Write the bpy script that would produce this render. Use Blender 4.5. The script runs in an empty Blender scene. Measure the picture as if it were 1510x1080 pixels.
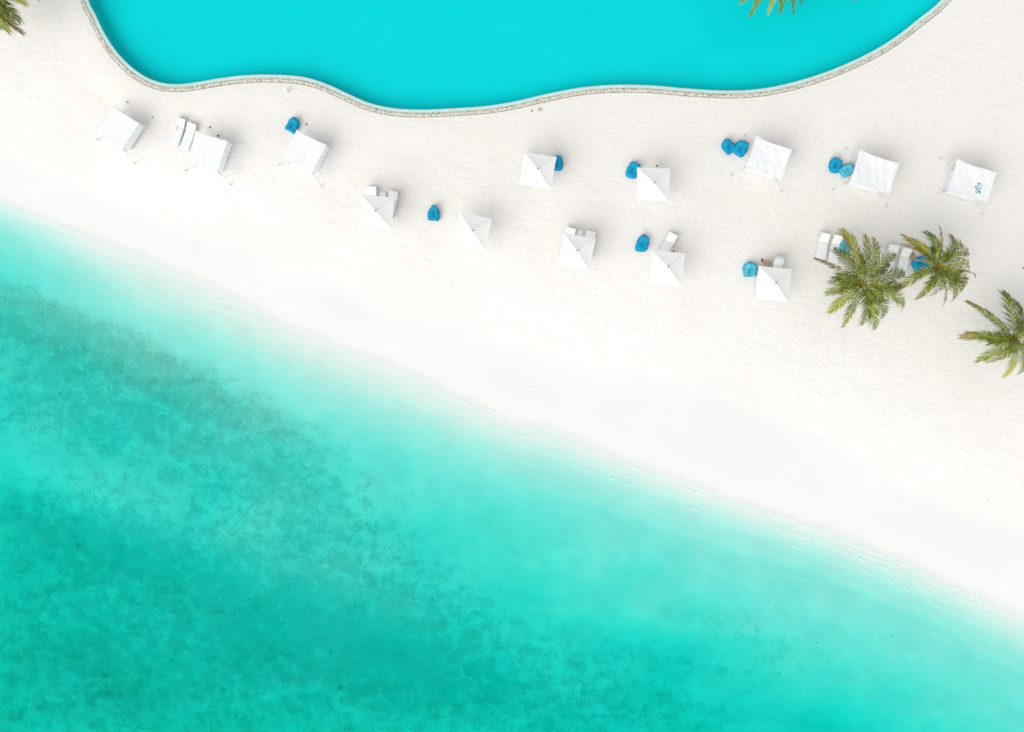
import bpy, bmesh, math, random
import numpy as np
from mathutils import Vector, Matrix
R = math.radians
random.seed(7)
sc = bpy.context.scene
C = sc.collection

# ------------------------------------------------------------------ camera, sky, sun, exposure
S = 0.05            # metres of beach per pixel of the 1510 px wide photograph
H = 70.0            # drone height
cam_d = bpy.data.cameras.new('camera'); cam = bpy.data.objects.new('camera', cam_d); C.objects.link(cam)
cam.location = (0, 0, H); cam.rotation_euler = (0, 0, 0)
cam_d.sensor_width = 36; cam_d.lens = 36 * H / (1510 * S)
cam_d.clip_start = 0.5; cam_d.clip_end = 3000
sc.camera = cam

SUN_EL, SUN_AZ = 46.0, 223.0          # azimuth: clockwise from the top of the picture
w = bpy.data.worlds.new('World'); sc.world = w; w.use_nodes = True
nt = w.node_tree; bg = nt.nodes['Background']
sky = nt.nodes.new('ShaderNodeTexSky'); sky.sky_type = 'NISHITA'; sky.sun_disc = False
sky.sun_elevation = R(SUN_EL); sky.sun_rotation = R(SUN_AZ)
sky.air_density = 1.0; sky.dust_density = 1.5; sky.ozone_density = 1.0
hs = nt.nodes.new('ShaderNodeHueSaturation'); hs.inputs['Saturation'].default_value = 0.12
gm = nt.nodes.new('ShaderNodeGamma'); gm.inputs['Gamma'].default_value = 0.5   # thin bright cloud evens the sky out
nt.links.new(sky.outputs[0], gm.inputs[0]); nt.links.new(gm.outputs[0], hs.inputs['Color']); nt.links.new(hs.outputs[0], bg.inputs[0])
bg.inputs[1].default_value = 0.15
sd = bpy.data.lights.new('sun', 'SUN'); sun = bpy.data.objects.new('sun', sd); C.objects.link(sun)
sd.energy = 0.9; sd.angle = R(55); sd.color = (1.0, 0.965, 0.91)
sv = Vector((math.sin(R(SUN_AZ)) * math.cos(R(SUN_EL)), math.cos(R(SUN_AZ)) * math.cos(R(SUN_EL)), math.sin(R(SUN_EL))))
sun.rotation_euler = sv.to_track_quat('Z', 'Y').to_euler(); sun.location = (0, 0, 60)
sc.view_settings.view_transform = 'Standard'; sc.view_settings.look = 'None'
sc.view_settings.gamma = 1.0; sc.view_settings.use_curve_mapping = False
sc.view_settings.exposure = 1.31
sc.render.engine = 'CYCLES'
sc.cycles.transparent_max_bounces = 24

# ------------------------------------------------------------------ helpers
def tag(o, label=None, cat=None, group=None, kind=None):
    if label: o['label'] = label
    if cat: o['category'] = cat
    if group: o['group'] = group
    if kind: o['kind'] = kind
    return o

def mesh_obj(name, verts, faces, m, parent=None, smooth=False):
    me = bpy.data.meshes.new(name); me.from_pydata([tuple(v) for v in verts], [], faces); me.update()
    if m: me.materials.append(m)
    if smooth: me.polygons.foreach_set('use_smooth', [True] * len(me.polygons))
    o = bpy.data.objects.new(name, me); C.objects.link(o)
    if parent: o.parent = parent
    return o

def empty(name, loc, rz=0):
    o = bpy.data.objects.new(name, None); C.objects.link(o); o.location = loc; o.rotation_euler = (0, 0, rz)
    o.empty_display_size = 0.3
    return o

def copy_tree(o, parent=None):
    c = o.copy(); C.objects.link(c); c.parent = parent
    for ch in list(o.children): copy_tree(ch, c)
    return c

class MB:
    def __init__(s): s.v = []; s.f = []
    def add(s, vs, fs):
        n = len(s.v); s.v += [Vector(v) for v in vs]; s.f += [tuple(i + n for i in f) for f in fs]
    def box(s, c, d, M=None, bev=0.0):
        bm = bmesh.new(); bmesh.ops.create_cube(bm, size=1.0)
        for v in bm.verts: v.co = Vector((v.co.x * d[0], v.co.y * d[1], v.co.z * d[2]))
        if bev: bmesh.ops.bevel(bm, geom=bm.edges[:], offset=bev, segments=2, affect='EDGES', profile=0.6)
        bm.verts.index_update()
        vs = [v.co.copy() for v in bm.verts]; fs = [[v.index for v in f.verts] for f in bm.faces]; bm.free()
        if M: vs = [M @ v for v in vs]
        s.add([v + Vector(c) for v in vs], fs)
    def tube(s, pts, rad, n=8, caps=True):
        pts = [Vector(p) for p in pts]; rs = rad if isinstance(rad, (list, tuple)) else [rad] * len(pts)
        vs = []; fs = []
        for i, p in enumerate(pts):
            t = (pts[min(i + 1, len(pts) - 1)] - pts[max(i - 1, 0)]).normalized()
            a = t.orthogonal().normalized() if abs(t.z) < .9 else t.cross(Vector((0, 1, 0))).normalized()
            b = t.cross(a)
            for k in range(n):
                g = 2 * math.pi * k / n; vs.append(p + (a * math.cos(g) + b * math.sin(g)) * rs[i])
        for i in range(len(pts) - 1):
            for k in range(n):
                k2 = (k + 1) % n; fs.append((i * n + k, i * n + k2, (i + 1) * n + k2, (i + 1) * n + k))
        if caps: fs.append(tuple(range(n - 1, -1, -1))); fs.append(tuple((len(pts) - 1) * n + k for k in range(n)))
        s.add(vs, fs)
    def build(s, name, m, parent=None, smooth=False): return mesh_obj(name, s.v, s.f, m, parent, smooth)

def mat(name, col, rough=0.6, spec=0.3, noise=0.0, nscale=3.0, bump=0.0, bscale=20.0, bdist=0.01, trans=0.0, coords='Object'):
    m = bpy.data.materials.new(name); m.use_nodes = True; t = m.node_tree; N = t.nodes; L = t.links
    b = N['Principled BSDF']; b.inputs['Base Color'].default_value = (*col, 1); b.inputs['Roughness'].default_value = rough
    b.inputs['Specular IOR Level'].default_value = spec
    tc = N.new('ShaderNodeTexCoord')
    if noise:
        n = N.new('ShaderNodeTexNoise'); n.inputs['Scale'].default_value = nscale; n.inputs['Detail'].default_value = 4
        L.new(tc.outputs[coords], n.inputs['Vector'])
        mr = N.new('ShaderNodeMapRange'); mr.inputs['From Min'].default_value = .3; mr.inputs['From Max'].default_value = .7
        mr.inputs['To Min'].default_value = 1 - noise; mr.inputs['To Max'].default_value = 1.0
        L.new(n.outputs['Fac'], mr.inputs['Value'])
        mx = N.new('ShaderNodeVectorMath'); mx.operation = 'SCALE'; mx.inputs[0].default_value = col
        L.new(mr.outputs[0], mx.inputs['Scale']); L.new(mx.outputs[0], b.inputs['Base Color'])
    if bump:
        n2 = N.new('ShaderNodeTexNoise'); n2.inputs['Scale'].default_value = bscale; n2.inputs['Detail'].default_value = 3
        L.new(tc.outputs[coords], n2.inputs['Vector'])
        bp = N.new('ShaderNodeBump'); bp.inputs['Strength'].default_value = bump; bp.inputs['Distance'].default_value = bdist
        L.new(n2.outputs['Fac'], bp.inputs['Height']); L.new(bp.outputs[0], b.inputs['Normal'])
    if trans:
        tr = N.new('ShaderNodeBsdfTranslucent'); tr.inputs[0].default_value = (*col, 1)
        ms = N.new('ShaderNodeMixShader'); ms.inputs[0].default_value = trans
        L.new(b.outputs[0], ms.inputs[1]); L.new(tr.outputs[0], ms.inputs[2])
        L.new(ms.outputs[0], N['Material Output'].inputs['Surface'])
    return m

def hash2(ix, iy, seed):
    h = (ix.astype(np.int64) * 374761393 + iy.astype(np.int64) * 668265263 + seed * 974634777) & 0xFFFFFFFF
    h = ((h ^ (h >> 13)) * 1274126177) & 0xFFFFFFFF
    return ((h ^ (h >> 16)) & 0xFFFFFF) / float(0xFFFFFF)
def vnoise(x, y, seed=0):
    x = np.asarray(x, float); y = np.asarray(y, float)
    ix = np.floor(x); iy = np.floor(y); fx = x - ix; fy = y - iy
    fx = fx * fx * (3 - 2 * fx); fy = fy * fy * (3 - 2 * fy)
    a = hash2(ix, iy, seed); b = hash2(ix + 1, iy, seed); c = hash2(ix, iy + 1, seed); d = hash2(ix + 1, iy + 1, seed)
    return (a * (1 - fx) + b * fx) * (1 - fy) + (c * (1 - fx) + d * fx) * fy
def fbm(x, y, seed=0, oct=4):
    r = 0; a = .5; s = 0
    for k in range(oct): r = r + a * vnoise(x * 2 ** k, y * 2 ** k, seed + k); s += a; a *= .5
    return r / s
def sstep(a, b, x):
    t = np.clip((x - a) / (b - a), 0, 1); return t * t * (3 - 2 * t)
def catmull(pts, n, closed=False):
    out = []; m = len(pts)
    for i in range(m if closed else m - 1):
        g = (lambda k: np.array(pts[k % m], float)) if closed else (lambda k: np.array(pts[min(max(k, 0), m - 1)], float))
        p0, p1, p2, p3 = g(i - 1), g(i), g(i + 1), g(i + 2)
        for k in range(n):
            t = k / n
            out.append(.5 * (2 * p1 + (p2 - p0) * t + (2 * p0 - 5 * p1 + 4 * p2 - p3) * t * t + (3 * p1 - p0 - 3 * p2 + p3) * t ** 3))
    if not closed: out.append(np.array(pts[-1], float))
    return np.array(out)

def P(px, py, z=0.0):                  # the point at height z that the photograph shows at (px, py)
    k = S * (H - z) / H
    return Vector(((px - 755) * k, (540 - py) * k, z))

# ------------------------------------------------------------------ shoreline, pool outline, terrain height
shore = catmull([(-1400, -230), (-400, 160), (-120, 246), (0, 290), (60, 312), (110, 333), (200, 371), (300, 412), (380, 449), (450, 482), (540, 520), (600, 545), (660, 572),
                 (740, 606), (830, 635), (930, 675), (1010, 706), (1100, 737), (1200, 768), (1300, 806), (1400, 853), (1510, 905), (1650, 975), (1900, 1090), (2900, 1560)], 8)
dryl = catmull([(-1400, -340), (-400, 55), (-120, 162), (0, 217), (100, 262), (200, 310), (300, 350), (400, 386), (500, 422), (600, 462), (700, 490), (850, 530), (950, 553), (1050, 582),
                (1150, 625), (1250, 663), (1330, 705), (1400, 738), (1510, 775), (1650, 850), (1900, 970), (2900, 1440)], 8)
def shore_y(px): return np.interp(px, shore[:, 0], shore[:, 1])
def dry_y(px): return np.interp(px, dryl[:, 0], dryl[:, 1])
POOL_Z = 1.42
pool_px = [(130.5, 0), (140.4, 21), (155, 51), (174, 79), (200, 104), (227, 119), (256, 124.5), (287, 122), (322, 116), (358, 111.6), (394, 110.4), (430, 111.8), (457, 116), (487, 126.4),
           (514, 139), (546, 152.5), (582, 160), (622, 162), (665, 160.3), (718, 156.5), (763, 149), (803, 139.6), (856, 129.5), (909, 125.4), (962, 126.4), (1015, 131), (1068, 133.8),
           (1115, 132), (1160, 124), (1209, 109.6), (1253.4, 92), (1295, 71), (1327, 50), (1356, 27), (1388, 0), (1425, -50), (1435, -130), (1380, -240), (1150, -330), (800, -350), (450, -320), (220, -230), (130, -120), (120, -50)]
pc = catmull(pool_px, 9, True)
kz = S * (H - POOL_Z) / H
poolc = np.stack([(pc[:, 0] - 755) * kz, (540 - pc[:, 1]) * kz], 1)

def poly_sd(X, Y, poly):              # distance to the outline, negative inside
    X = np.asarray(X, float); Y = np.asarray(Y, float)
    d2 = np.full(X.shape, 1e18); ins = np.zeros(X.shape, bool)
    for i in range(len(poly)):
        ax, ay = poly[i]; bx, by = poly[(i + 1) % len(poly)]
        vx, vy = bx - ax, by - ay; L = vx * vx + vy * vy + 1e-12
        t = np.clip(((X - ax) * vx + (Y - ay) * vy) / L, 0, 1)
        d2 = np.minimum(d2, (X - ax - t * vx) ** 2 + (Y - ay - t * vy) ** 2)
        c = ((ay > Y) != (by > Y)) & (X < (bx - ax) * (Y - ay) / (by - ay + 1e-12) + ax)
        ins ^= c
    d = np.sqrt(d2); return np.where(ins, -d, d)
pool_coarse = poolc[::3]

# optical depth (red) of the sea read along columns: px -> [(dy below shore, tau)]
cols = {-100: [(0, 0), (35, .9), (70, 1.5), (105, 1.9), (150, 2.4), (220, 3.2), (330, 3.3), (400, 3.6), (460, 4.6), (560, 5.3), (900, 6.0)],
        0: [(0, 0), (20, .32), (40, .75), (75, 1.35), (105, 1.75), (145, 1.95), (215, 2.9), (320, 2.9), (395, 3.1), (455, 4.5), (550, 5.2), (900, 5.8)],
        200: [(0, 0), (35, .22), (65, .6), (100, 1.1), (160, 1.7), (225, 2.9), (300, 3.3), (380, 2.9), (470, 4.8), (620, 5.3), (900, 5.8)],
        450: [(0, 0), (40, .22), (75, .7), (120, 1.3), (160, 1.9), (220, 2.5), (280, 2.5), (370, 3.0), (470, 4.5), (580, 5.0), (900, 5.8)],
        750: [(0, 0), (32, .25), (62, .8), (95, 1.3), (145, 2.2), (195, 2.5), (295, 3.4), (395, 4.5), (475, 5.0), (900, 5.8)],
        1000: [(0, 0), (22, .2), (50, .8), (95, 1.25), (150, 1.8), (222, 2.8), (280, 4.0), (370, 4.8), (900, 5.8)],
        1250: [(0, 0), (28, .25), (58, .85), (115, 1.3), (175, 2.0), (230, 3.0), (300, 4.4), (900, 5.8)],
        1500: [(0, 0), (33, .32), (66, .95), (118, 1.4), (178, 2.0), (260, 3.0), (900, 5.8)]}
cx = sorted(cols)
DY = np.arange(-60, 960, 6.0); PX = np.arange(-120, 1640, 20.0)
tab = np.zeros((len(PX), len(DY)))
colv = np.array([np.interp(DY, [a for a, b in cols[c]], [b for a, b in cols[c]]) for c in cx])
colv = colv * (1 + .28 * np.clip((colv - 3.0) / 2.5, 0, 1))
colv = np.where(DY[None, :] < 0, 0, colv)
for j in range(len(DY)): tab[:, j] = np.interp(PX, cx, colv[:, j])
def blur(a, n, ax):
    k = np.exp(-np.linspace(-2, 2, 2 * n + 1) ** 2); k /= k.sum()
    pad = [(0, 0), (0, 0)]; pad[ax] = (n, n); b = np.pad(a, pad, mode='edge'); return np.apply_along_axis(lambda r: np.convolve(r, k, 'valid'), ax, b)
tab = blur(blur(tab, 3, 1), 5, 0)
tab *= sstep(-14, 22, DY)[None, :]
def sea_tau(px, dy):
    u = np.clip((px - PX[0]) / 20.0, 0, len(PX) - 1.001); v = np.clip((dy - DY[0]) / 6.0, 0, len(DY) - 1.001)
    i = u.astype(int); j = v.astype(int); fu = u - i; fv = v - j
    return (tab[i, j] * (1 - fu) + tab[i + 1, j] * fu) * (1 - fv) + (tab[i, j + 1] * (1 - fu) + tab[i + 1, j + 1] * fu) * fv
TAU2M = 1 / 3.3

def terrain(X, Y):
    X = np.atleast_1d(np.asarray(X, float)); Y = np.atleast_1d(np.asarray(Y, float))
    px = 755 + X / S; py = 540 - Y / S
    wob = (fbm(px / 75, py / 75, 31, 3) - .5) * 8 + (fbm(px / 16, py / 16, 35, 2) - .5) * 3
    dy = py - shore_y(px) + wob
    sea = -sea_tau(px, dy) * TAU2M
    swell = fbm(px / 90 + .3 * py / 60, py / 60, 5, 4) - .5
    sea = sea * (1 + .50 * swell * sstep(60, 200, dy)) + (fbm(px / 22, py / 22, 9, 3) - .5) * .12 * sstep(30, 160, dy)
    # fine ripples running along the shore in the shallows
    ph = dy / 5.0 + 3.2 * fbm(px / 90, dy / 14, 77, 3)
    rip = (np.sin(ph * 2 * math.pi * .5) ** 3) * (fbm(px / 40, dy / 9, 78, 3))
    sea = sea + rip * .022 * sstep(4, 14, dy) * (1 - sstep(70, 130, dy))
    ledge = 95 + 18 * np.sin(px / 260.0) + (fbm(px / 50, px * 0, 8, 2) - .5) * 12
    sea = sea - .05 * (1 / (1 + np.exp(-(dy - ledge) / 2.0))) * sstep(650, 900, px) * (1 - sstep(0, 60, dy - ledge))
    dl = np.maximum(-dy, 0) * S * .9
    land = 1.44 * (1 - np.exp(-(dl / 7.5) ** 1.45)) 
    dd = (dry_y(px) - py) * S * .9 + (fbm(px / 70, py / 70, 52, 3) - .5) * 1.4   # metres above the edge of the dry sand
    land = land + .02 * np.exp(-((dd - .5) / .6) ** 2) + (fbm(px / 60, py / 45, 61, 3) - .5) * .10 * sstep(.3, 3, dd)
    land = land + (vnoise(px / 9, py / 6.5, 63) - .5) * .02 * sstep(0.2, 2, dd)
    z = np.where(dy > 0, sea, land)
    return z, dy, dd
def ground(x, y):
    z = terrain(x, y)[0]; sdp = poly_sd(np.array([x]), np.array([y]), pool_coarse)
    k = sstep(.4, 3.5, sdp); return float((z * k + POOL_Z * (1 - k))[0])
def onground(px, py):
    z = 1.3
    for k in range(4): p = P(px, py, z); z = ground(p.x, p.y)
    return P(px, py, z)

def axis(lo, hi, st, far):
    a = list(np.arange(lo, hi + st / 2, st)); s = st; x = a[-1]
    while x < far: s *= 1.35; x += s; a.append(x)
    s = st; x = lo; pre = []
    while x > -far: s *= 1.35; x -= s; pre.append(x)
    return np.array(pre[::-1] + a)
def grid_obj(name, xs, ys, zf, m):
    X, Y = np.meshgrid(xs, ys); X = X.ravel(); Y = Y.ravel(); Z, attrs = zf(X, Y)
    nx, ny = len(xs), len(ys); me = bpy.data.meshes.new(name)
    me.vertices.add(nx * ny); me.vertices.foreach_set('co', np.stack([X, Y, Z], 1).astype(np.float32).ravel())
    i = np.arange(nx - 1)[None, :] + np.arange(ny - 1)[:, None] * nx; i = i.ravel()
    q = np.stack([i, i + 1, i + 1 + nx, i + nx], 1)
    me.loops.add(q.size); me.loops.foreach_set('vertex_index', q.ravel().astype(np.int32))
    me.polygons.add(len(q)); me.polygons.foreach_set('loop_start', (np.arange(len(q)) * 4).astype(np.int32))
    me.update(calc_edges=True); me.polygons.foreach_set('use_smooth', np.ones(len(q), bool))
    for k, v in attrs.items():
        a = me.attributes.new(k, 'FLOAT', 'POINT'); a.data.foreach_set('value', v.astype(np.float32))
    me.materials.append(m); o = bpy.data.objects.new(name, me); C.objects.link(o); return o

# ------------------------------------------------------------------ sand and seabed material
def sand_material():
    m = bpy.data.materials.new('coral_sand'); m.use_nodes = True; t = m.node_tree; N = t.nodes; L = t.links
    b = N['Principled BSDF']; b.inputs['Roughness'].default_value = .9; b.inputs['Specular IOR Level'].default_value = .15
    tc = N.new('ShaderNodeTexCoord')
    def noise(scale, det=4, rough=.55, sx=1, sy=1, dist=0):
        mp = N.new('ShaderNodeMapping'); mp.inputs['Scale'].default_value = (sx, sy, 0); mp.inputs['Rotation'].default_value = (0, 0, R(14))
        L.new(tc.outputs['Object'], mp.inputs['Vector'])
        n = N.new('ShaderNodeTexNoise'); n.inputs['Scale'].default_value = scale; n.inputs['Detail'].default_value = det
        n.inputs['Roughness'].default_value = rough; n.inputs['Distortion'].default_value = dist
        L.new(mp.outputs[0], n.inputs['Vector']); return n.outputs['Fac']
    def attr(k): a = N.new('ShaderNodeAttribute'); a.attribute_name = k; return a.outputs['Fac']
    def rng(v, a, b_, c=0, d=1):
        r = N.new('ShaderNodeMapRange'); r.interpolation_type = 'SMOOTHSTEP'
        for k, x in zip(('From Min', 'From Max', 'To Min', 'To Max'), (a, b_, c, d)): r.inputs[k].default_value = x
        L.new(v, r.inputs['Value']); return r.outputs[0]
    def op(o, a, b_):
        x = N.new('ShaderNodeMath'); x.operation = o
        for i, v in enumerate((a, b_)):
            if isinstance(v, (int, float)): x.inputs[i].default_value = v
            else: L.new(v, x.inputs[i])
        return x.outputs[0]
    def mix(f, a, b_):
        x = N.new('ShaderNodeMix'); x.data_type = 'RGBA'
        L.new(f, x.inputs[0])
        for i, v in ((6, a), (7, b_)):
            if isinstance(v, tuple): x.inputs[i].default_value = (*v, 1)
            else: L.new(v, x.inputs[i])
        return x.outputs[2]
    dry, dy, weed, band = attr('dry'), attr('sea'), attr('weed'), attr('band')
    f = rng(dry, -1.6, 1.6)
    wet = mix(rng(noise(.09, 3), .35, .65), (.725, .745, .735), (.695, .722, .712))
    wet = mix(rng(dy, -50, 0), wet, (.745, .76, .745))
    drys = mix(rng(dry, .5, 13), (.79, .782, .768), (.745, .732, .708))
    drys = mix(op('MULTIPLY', rng(noise(.10, 4), .4, .7), .5), drys, (.735, .718, .69))
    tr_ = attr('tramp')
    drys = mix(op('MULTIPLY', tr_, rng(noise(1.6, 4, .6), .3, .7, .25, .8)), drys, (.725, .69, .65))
    sp = noise(3.6, 5, .7)
    drys = mix(op('MULTIPLY', rng(sp, .52, .75), .35), drys, (.69, .67, .64))
    drys = mix(op('MULTIPLY', rng(noise(9.0, 2), .70, .82), .35), drys, (.52, .47, .41))
    col = mix(f, wet, drys)
    bed = mix(rng(noise(.35, 5, .6), .3, .7), (.745, .755, .70), (.69, .705, .66))
    sea = rng(dy, -2, 70)
    col = mix(sea, col, bed)
    # sea grass and coral rubble, with painted ripple light
    n1 = noise(.95, 7, .72, dist=.4); n2 = noise(7.5, 5, .9); n3 = noise(.22, 3)
    th = op('SUBTRACT', op('ADD', op('MULTIPLY', n1, .55), op('MULTIPLY', n2, .45)), op('MULTIPLY', weed, .2))
    wm = op('MULTIPLY', rng(th, .33, .47, 1, 0), rng(weed, .02, .3))
    col = mix(op('MULTIPLY', wm, .56), col, (.20, .37, .35))
    soft = op('MULTIPLY', rng(op('ADD', n3, op('MULTIPLY', n1, .5)), .62, .88), rng(weed, .1, .8))
    col = mix(op('MULTIPLY', soft, .28), col, (.42, .58, .56))
    hb = op('SUBTRACT', op('ADD', op('MULTIPLY', noise(8.0, 4, .85), .5), op('MULTIPLY', noise(1.1, 5, .7), .5)), op('MULTIPLY', band, .16))
    bmk = op('MULTIPLY', rng(hb, .33, .46, 1, 0), rng(band, .02, .75))
    col = mix(op('MULTIPLY', bmk, .36), col, (.20, .20, .16))
    col = mix(op('MULTIPLY', rng(band, 0, 1), .26), col, (.52, .48, .40))
    ripple_light = rng(op('ADD', op('MULTIPLY', noise(3.2, 3, .6), .6), op('MULTIPLY', noise(.5, 3), .4)), .56, .70)  # pale mottling painted into the bed colour for rippling light
    col = mix(op('MULTIPLY', op('MULTIPLY', ripple_light, rng(weed, .1, .5)), .55), col, (.80, .80, .75))
    sg = op('MULTIPLY', op('MULTIPLY', rng(noise(6.5, 4, .8), .50, .60), rng(noise(.8, 4, .6), .50, .62)), rng(op('ADD', weed, band), .02, .4))
    col = mix(op('MULTIPLY', sg, .5), col, (.12, .22, .19))
    # scattered dark heads of coral and pale ones
    vo = N.new('ShaderNodeTexVoronoi'); vo.inputs['Scale'].default_value = .55; L.new(tc.outputs['Object'], vo.inputs['Vector'])
    hd = op('MULTIPLY', rng(vo.outputs['Distance'], .05, .20, 1, 0), rng(attr('heads'), 0, 1))
    sepc = N.new('ShaderNodeSeparateColor'); L.new(vo.outputs['Color'], sepc.inputs[0])
    hd = op('MULTIPLY', hd, rng(sepc.outputs[0], .68, .9))
    col = mix(op('MULTIPLY', hd, .62), col, (.16, .24, .20))
    # specks
    v2 = N.new('ShaderNodeTexVoronoi'); v2.inputs['Scale'].default_value = 1.1; L.new(tc.outputs['Object'], v2.inputs['Vector'])
    s2 = N.new('ShaderNodeSeparateColor'); L.new(v2.outputs['Color'], s2.inputs[0])
    sk = op('MULTIPLY', op('MULTIPLY', rng(v2.outputs['Distance'], .05, .12, 1, 0), rng(s2.outputs[0], .90, .93)), rng(dy, 60, 200))
    col = mix(op('MULTIPLY', sk, .55), col, (.1, .14, .1))
    L.new(col, b.inputs['Base Color'])
    # trampled, wind-rippled surface
    h = op('ADD', op('MULTIPLY', noise(3.4, 2, .45, .8, 1.3, .2), 1.0), op('MULTIPLY', noise(1.1, 2, .5, .8, 1.3, .3), .8))
    bp = N.new('ShaderNodeBump'); bp.inputs['Distance'].default_value = .20
    L.new(h, bp.inputs['Height']); L.new(op('MULTIPLY', rng(dry, -.2, 1.6, .05, 1.0), .22), bp.inputs['Strength'])
    L.new(bp.outputs[0], b.inputs['Normal'])
    return m
M_sand = sand_material()

def gau(px, py, cx_, cy_, sx, sy, ang=0):
    a = R(ang); u = (px - cx_) * math.cos(a) + (py - cy_) * math.sin(a); v = -(px - cx_) * math.sin(a) + (py - cy_) * math.cos(a)
    return np.exp(-(u / sx) ** 2 - (v / sy) ** 2)
def zf_ground(X, Y):
    z, dy, dd = terrain(X, Y)
    near = (np.abs(X) < 60) & (Y > 5) & (Y < 60)
    sd_ = np.full(X.shape, 99.0); sd_[near] = poly_sd(X[near], Y[near], pool_coarse)
    k = sstep(.4, 3.5, sd_); z = z * k + POOL_Z * (1 - k)
    z = np.where((sd_ > .34) & (sd_ < .9), POOL_Z - .015, z) * (sd_ > .34) + (sd_ <= .34) * .05
    px = 755 + X / S; py = 540 - Y / S
    weed = .75 * gau(px, py, 90, 580, 230, 90, 18) + .45 * gau(px, py, 330, 660, 200, 60, 22) + .35 * gau(px, py, 430, 740, 150, 60, 20) \
        + .75 * gau(px, py, 100, 790, 190, 60, 10) + .8 * gau(px, py, 200, 980, 420, 170, 0) + .5 * gau(px, py, 480, 880, 240, 90, 15) \
        + .7 * gau(px, py, 620, 1000, 260, 80, 12) + .35 * gau(px, py, 960, 1060, 200, 50, 5) + .3 * gau(px, py, 1100, 940, 160, 35, 15) + .25 * gau(px, py, 1050, 990, 200, 30, 8)
    weed = np.clip(.8 * weed + .5 * (px < -100) , 0, 1) * sstep(80, 170, dy)
    band = np.clip(1.0 * gau(px, py, 40, 475, 190, 50, 19) + .9 * gau(px, py, 250, 565, 180, 42, 27) + .4 * gau(px, py, 430, 640, 120, 34, 28), 0, 1) * sstep(85, 135, dy)
    heads = np.clip(gau(px, py, 90, 1000, 190, 150) + gau(px, py, 430, 1010, 120, 60) + .6 * gau(px, py, 200, 800, 200, 60), 0, 1)
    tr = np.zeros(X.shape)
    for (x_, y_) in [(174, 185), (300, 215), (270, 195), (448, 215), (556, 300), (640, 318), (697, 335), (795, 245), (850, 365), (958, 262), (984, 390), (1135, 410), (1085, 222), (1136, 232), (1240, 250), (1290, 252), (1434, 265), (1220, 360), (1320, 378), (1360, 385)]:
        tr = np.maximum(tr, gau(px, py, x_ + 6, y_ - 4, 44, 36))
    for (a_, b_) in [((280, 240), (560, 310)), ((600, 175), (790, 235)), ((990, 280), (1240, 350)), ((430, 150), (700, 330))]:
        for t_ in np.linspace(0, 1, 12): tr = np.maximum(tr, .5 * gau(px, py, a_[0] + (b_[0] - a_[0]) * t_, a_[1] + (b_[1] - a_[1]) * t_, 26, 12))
    return z, dict(tramp=tr * (dd > 0), dry=np.clip(dd, -20, 30), sea=np.clip(dy, -400, 600), weed=weed, band=band, heads=heads)
ground_o = grid_obj('ground', axis(-41, 41, .14, 420), axis(-30, 30, .14, 420), zf_ground, M_sand)
tag(ground_o, 'white coral sand beach running down into the sea', None, None, 'structure')

# ------------------------------------------------------------------ water
def water_mat(name, sig, dens, spec_ior, bscale, bstr, bdist=.05, stretch=(1, 1)):
    m = bpy.data.materials.new(name); m.use_nodes = True; t = m.node_tree; N = t.nodes; L = t.links
    N.remove(N['Principled BSDF']); out = N['Material Output']
    tr = N.new('ShaderNodeBsdfTransparent'); gl = N.new('ShaderNodeBsdfGlossy'); gl.inputs['Roughness'].default_value = .08
    fr = N.new('ShaderNodeFresnel'); fr.inputs['IOR'].default_value = spec_ior
    tc = N.new('ShaderNodeTexCoord'); mp = N.new('ShaderNodeMapping'); mp.inputs['Rotation'].default_value = (0, 0, R(24)); mp.inputs['Scale'].default_value = (*stretch, 1)
    L.new(tc.outputs['Object'], mp.inputs[0])
    n = N.new('ShaderNodeTexNoise'); n.inputs['Scale'].default_value = bscale; n.inputs['Detail'].default_value = 5; L.new(mp.outputs[0], n.inputs['Vector'])
    bp = N.new('ShaderNodeBump'); bp.inputs['Strength'].default_value = bstr; bp.inputs['Distance'].default_value = bdist
    L.new(n.outputs['Fac'], bp.inputs['Height']); L.new(bp.outputs[0], gl.inputs['Normal']); L.new(bp.outputs[0], fr.inputs['Normal'])
    ms = N.new('ShaderNodeMixShader'); L.new(fr.outputs[0], ms.inputs[0]); L.new(tr.outputs[0], ms.inputs[1]); L.new(gl.outputs[0], ms.inputs[2])
    L.new(ms.outputs[0], out.inputs['Surface'])
    va = N.new('ShaderNodeVolumeAbsorption'); va.inputs['Density'].default_value = dens
    va.inputs['Color'].default_value = (1 - sig[0] / dens, 1 - sig[1] / dens, 1 - sig[2] / dens, 1)
    L.new(va.outputs[0], out.inputs['Volume'])
    return m
M_sea = water_mat('sea_water', (1.35, .074, .108), 1.40, 1.07, .9, .5, .12, (.5, 1.6))
M_poolw = water_mat('pool_water', (1.4, .02, .008), 1.45, 1.07, 1.2, .25, .05)

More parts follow.
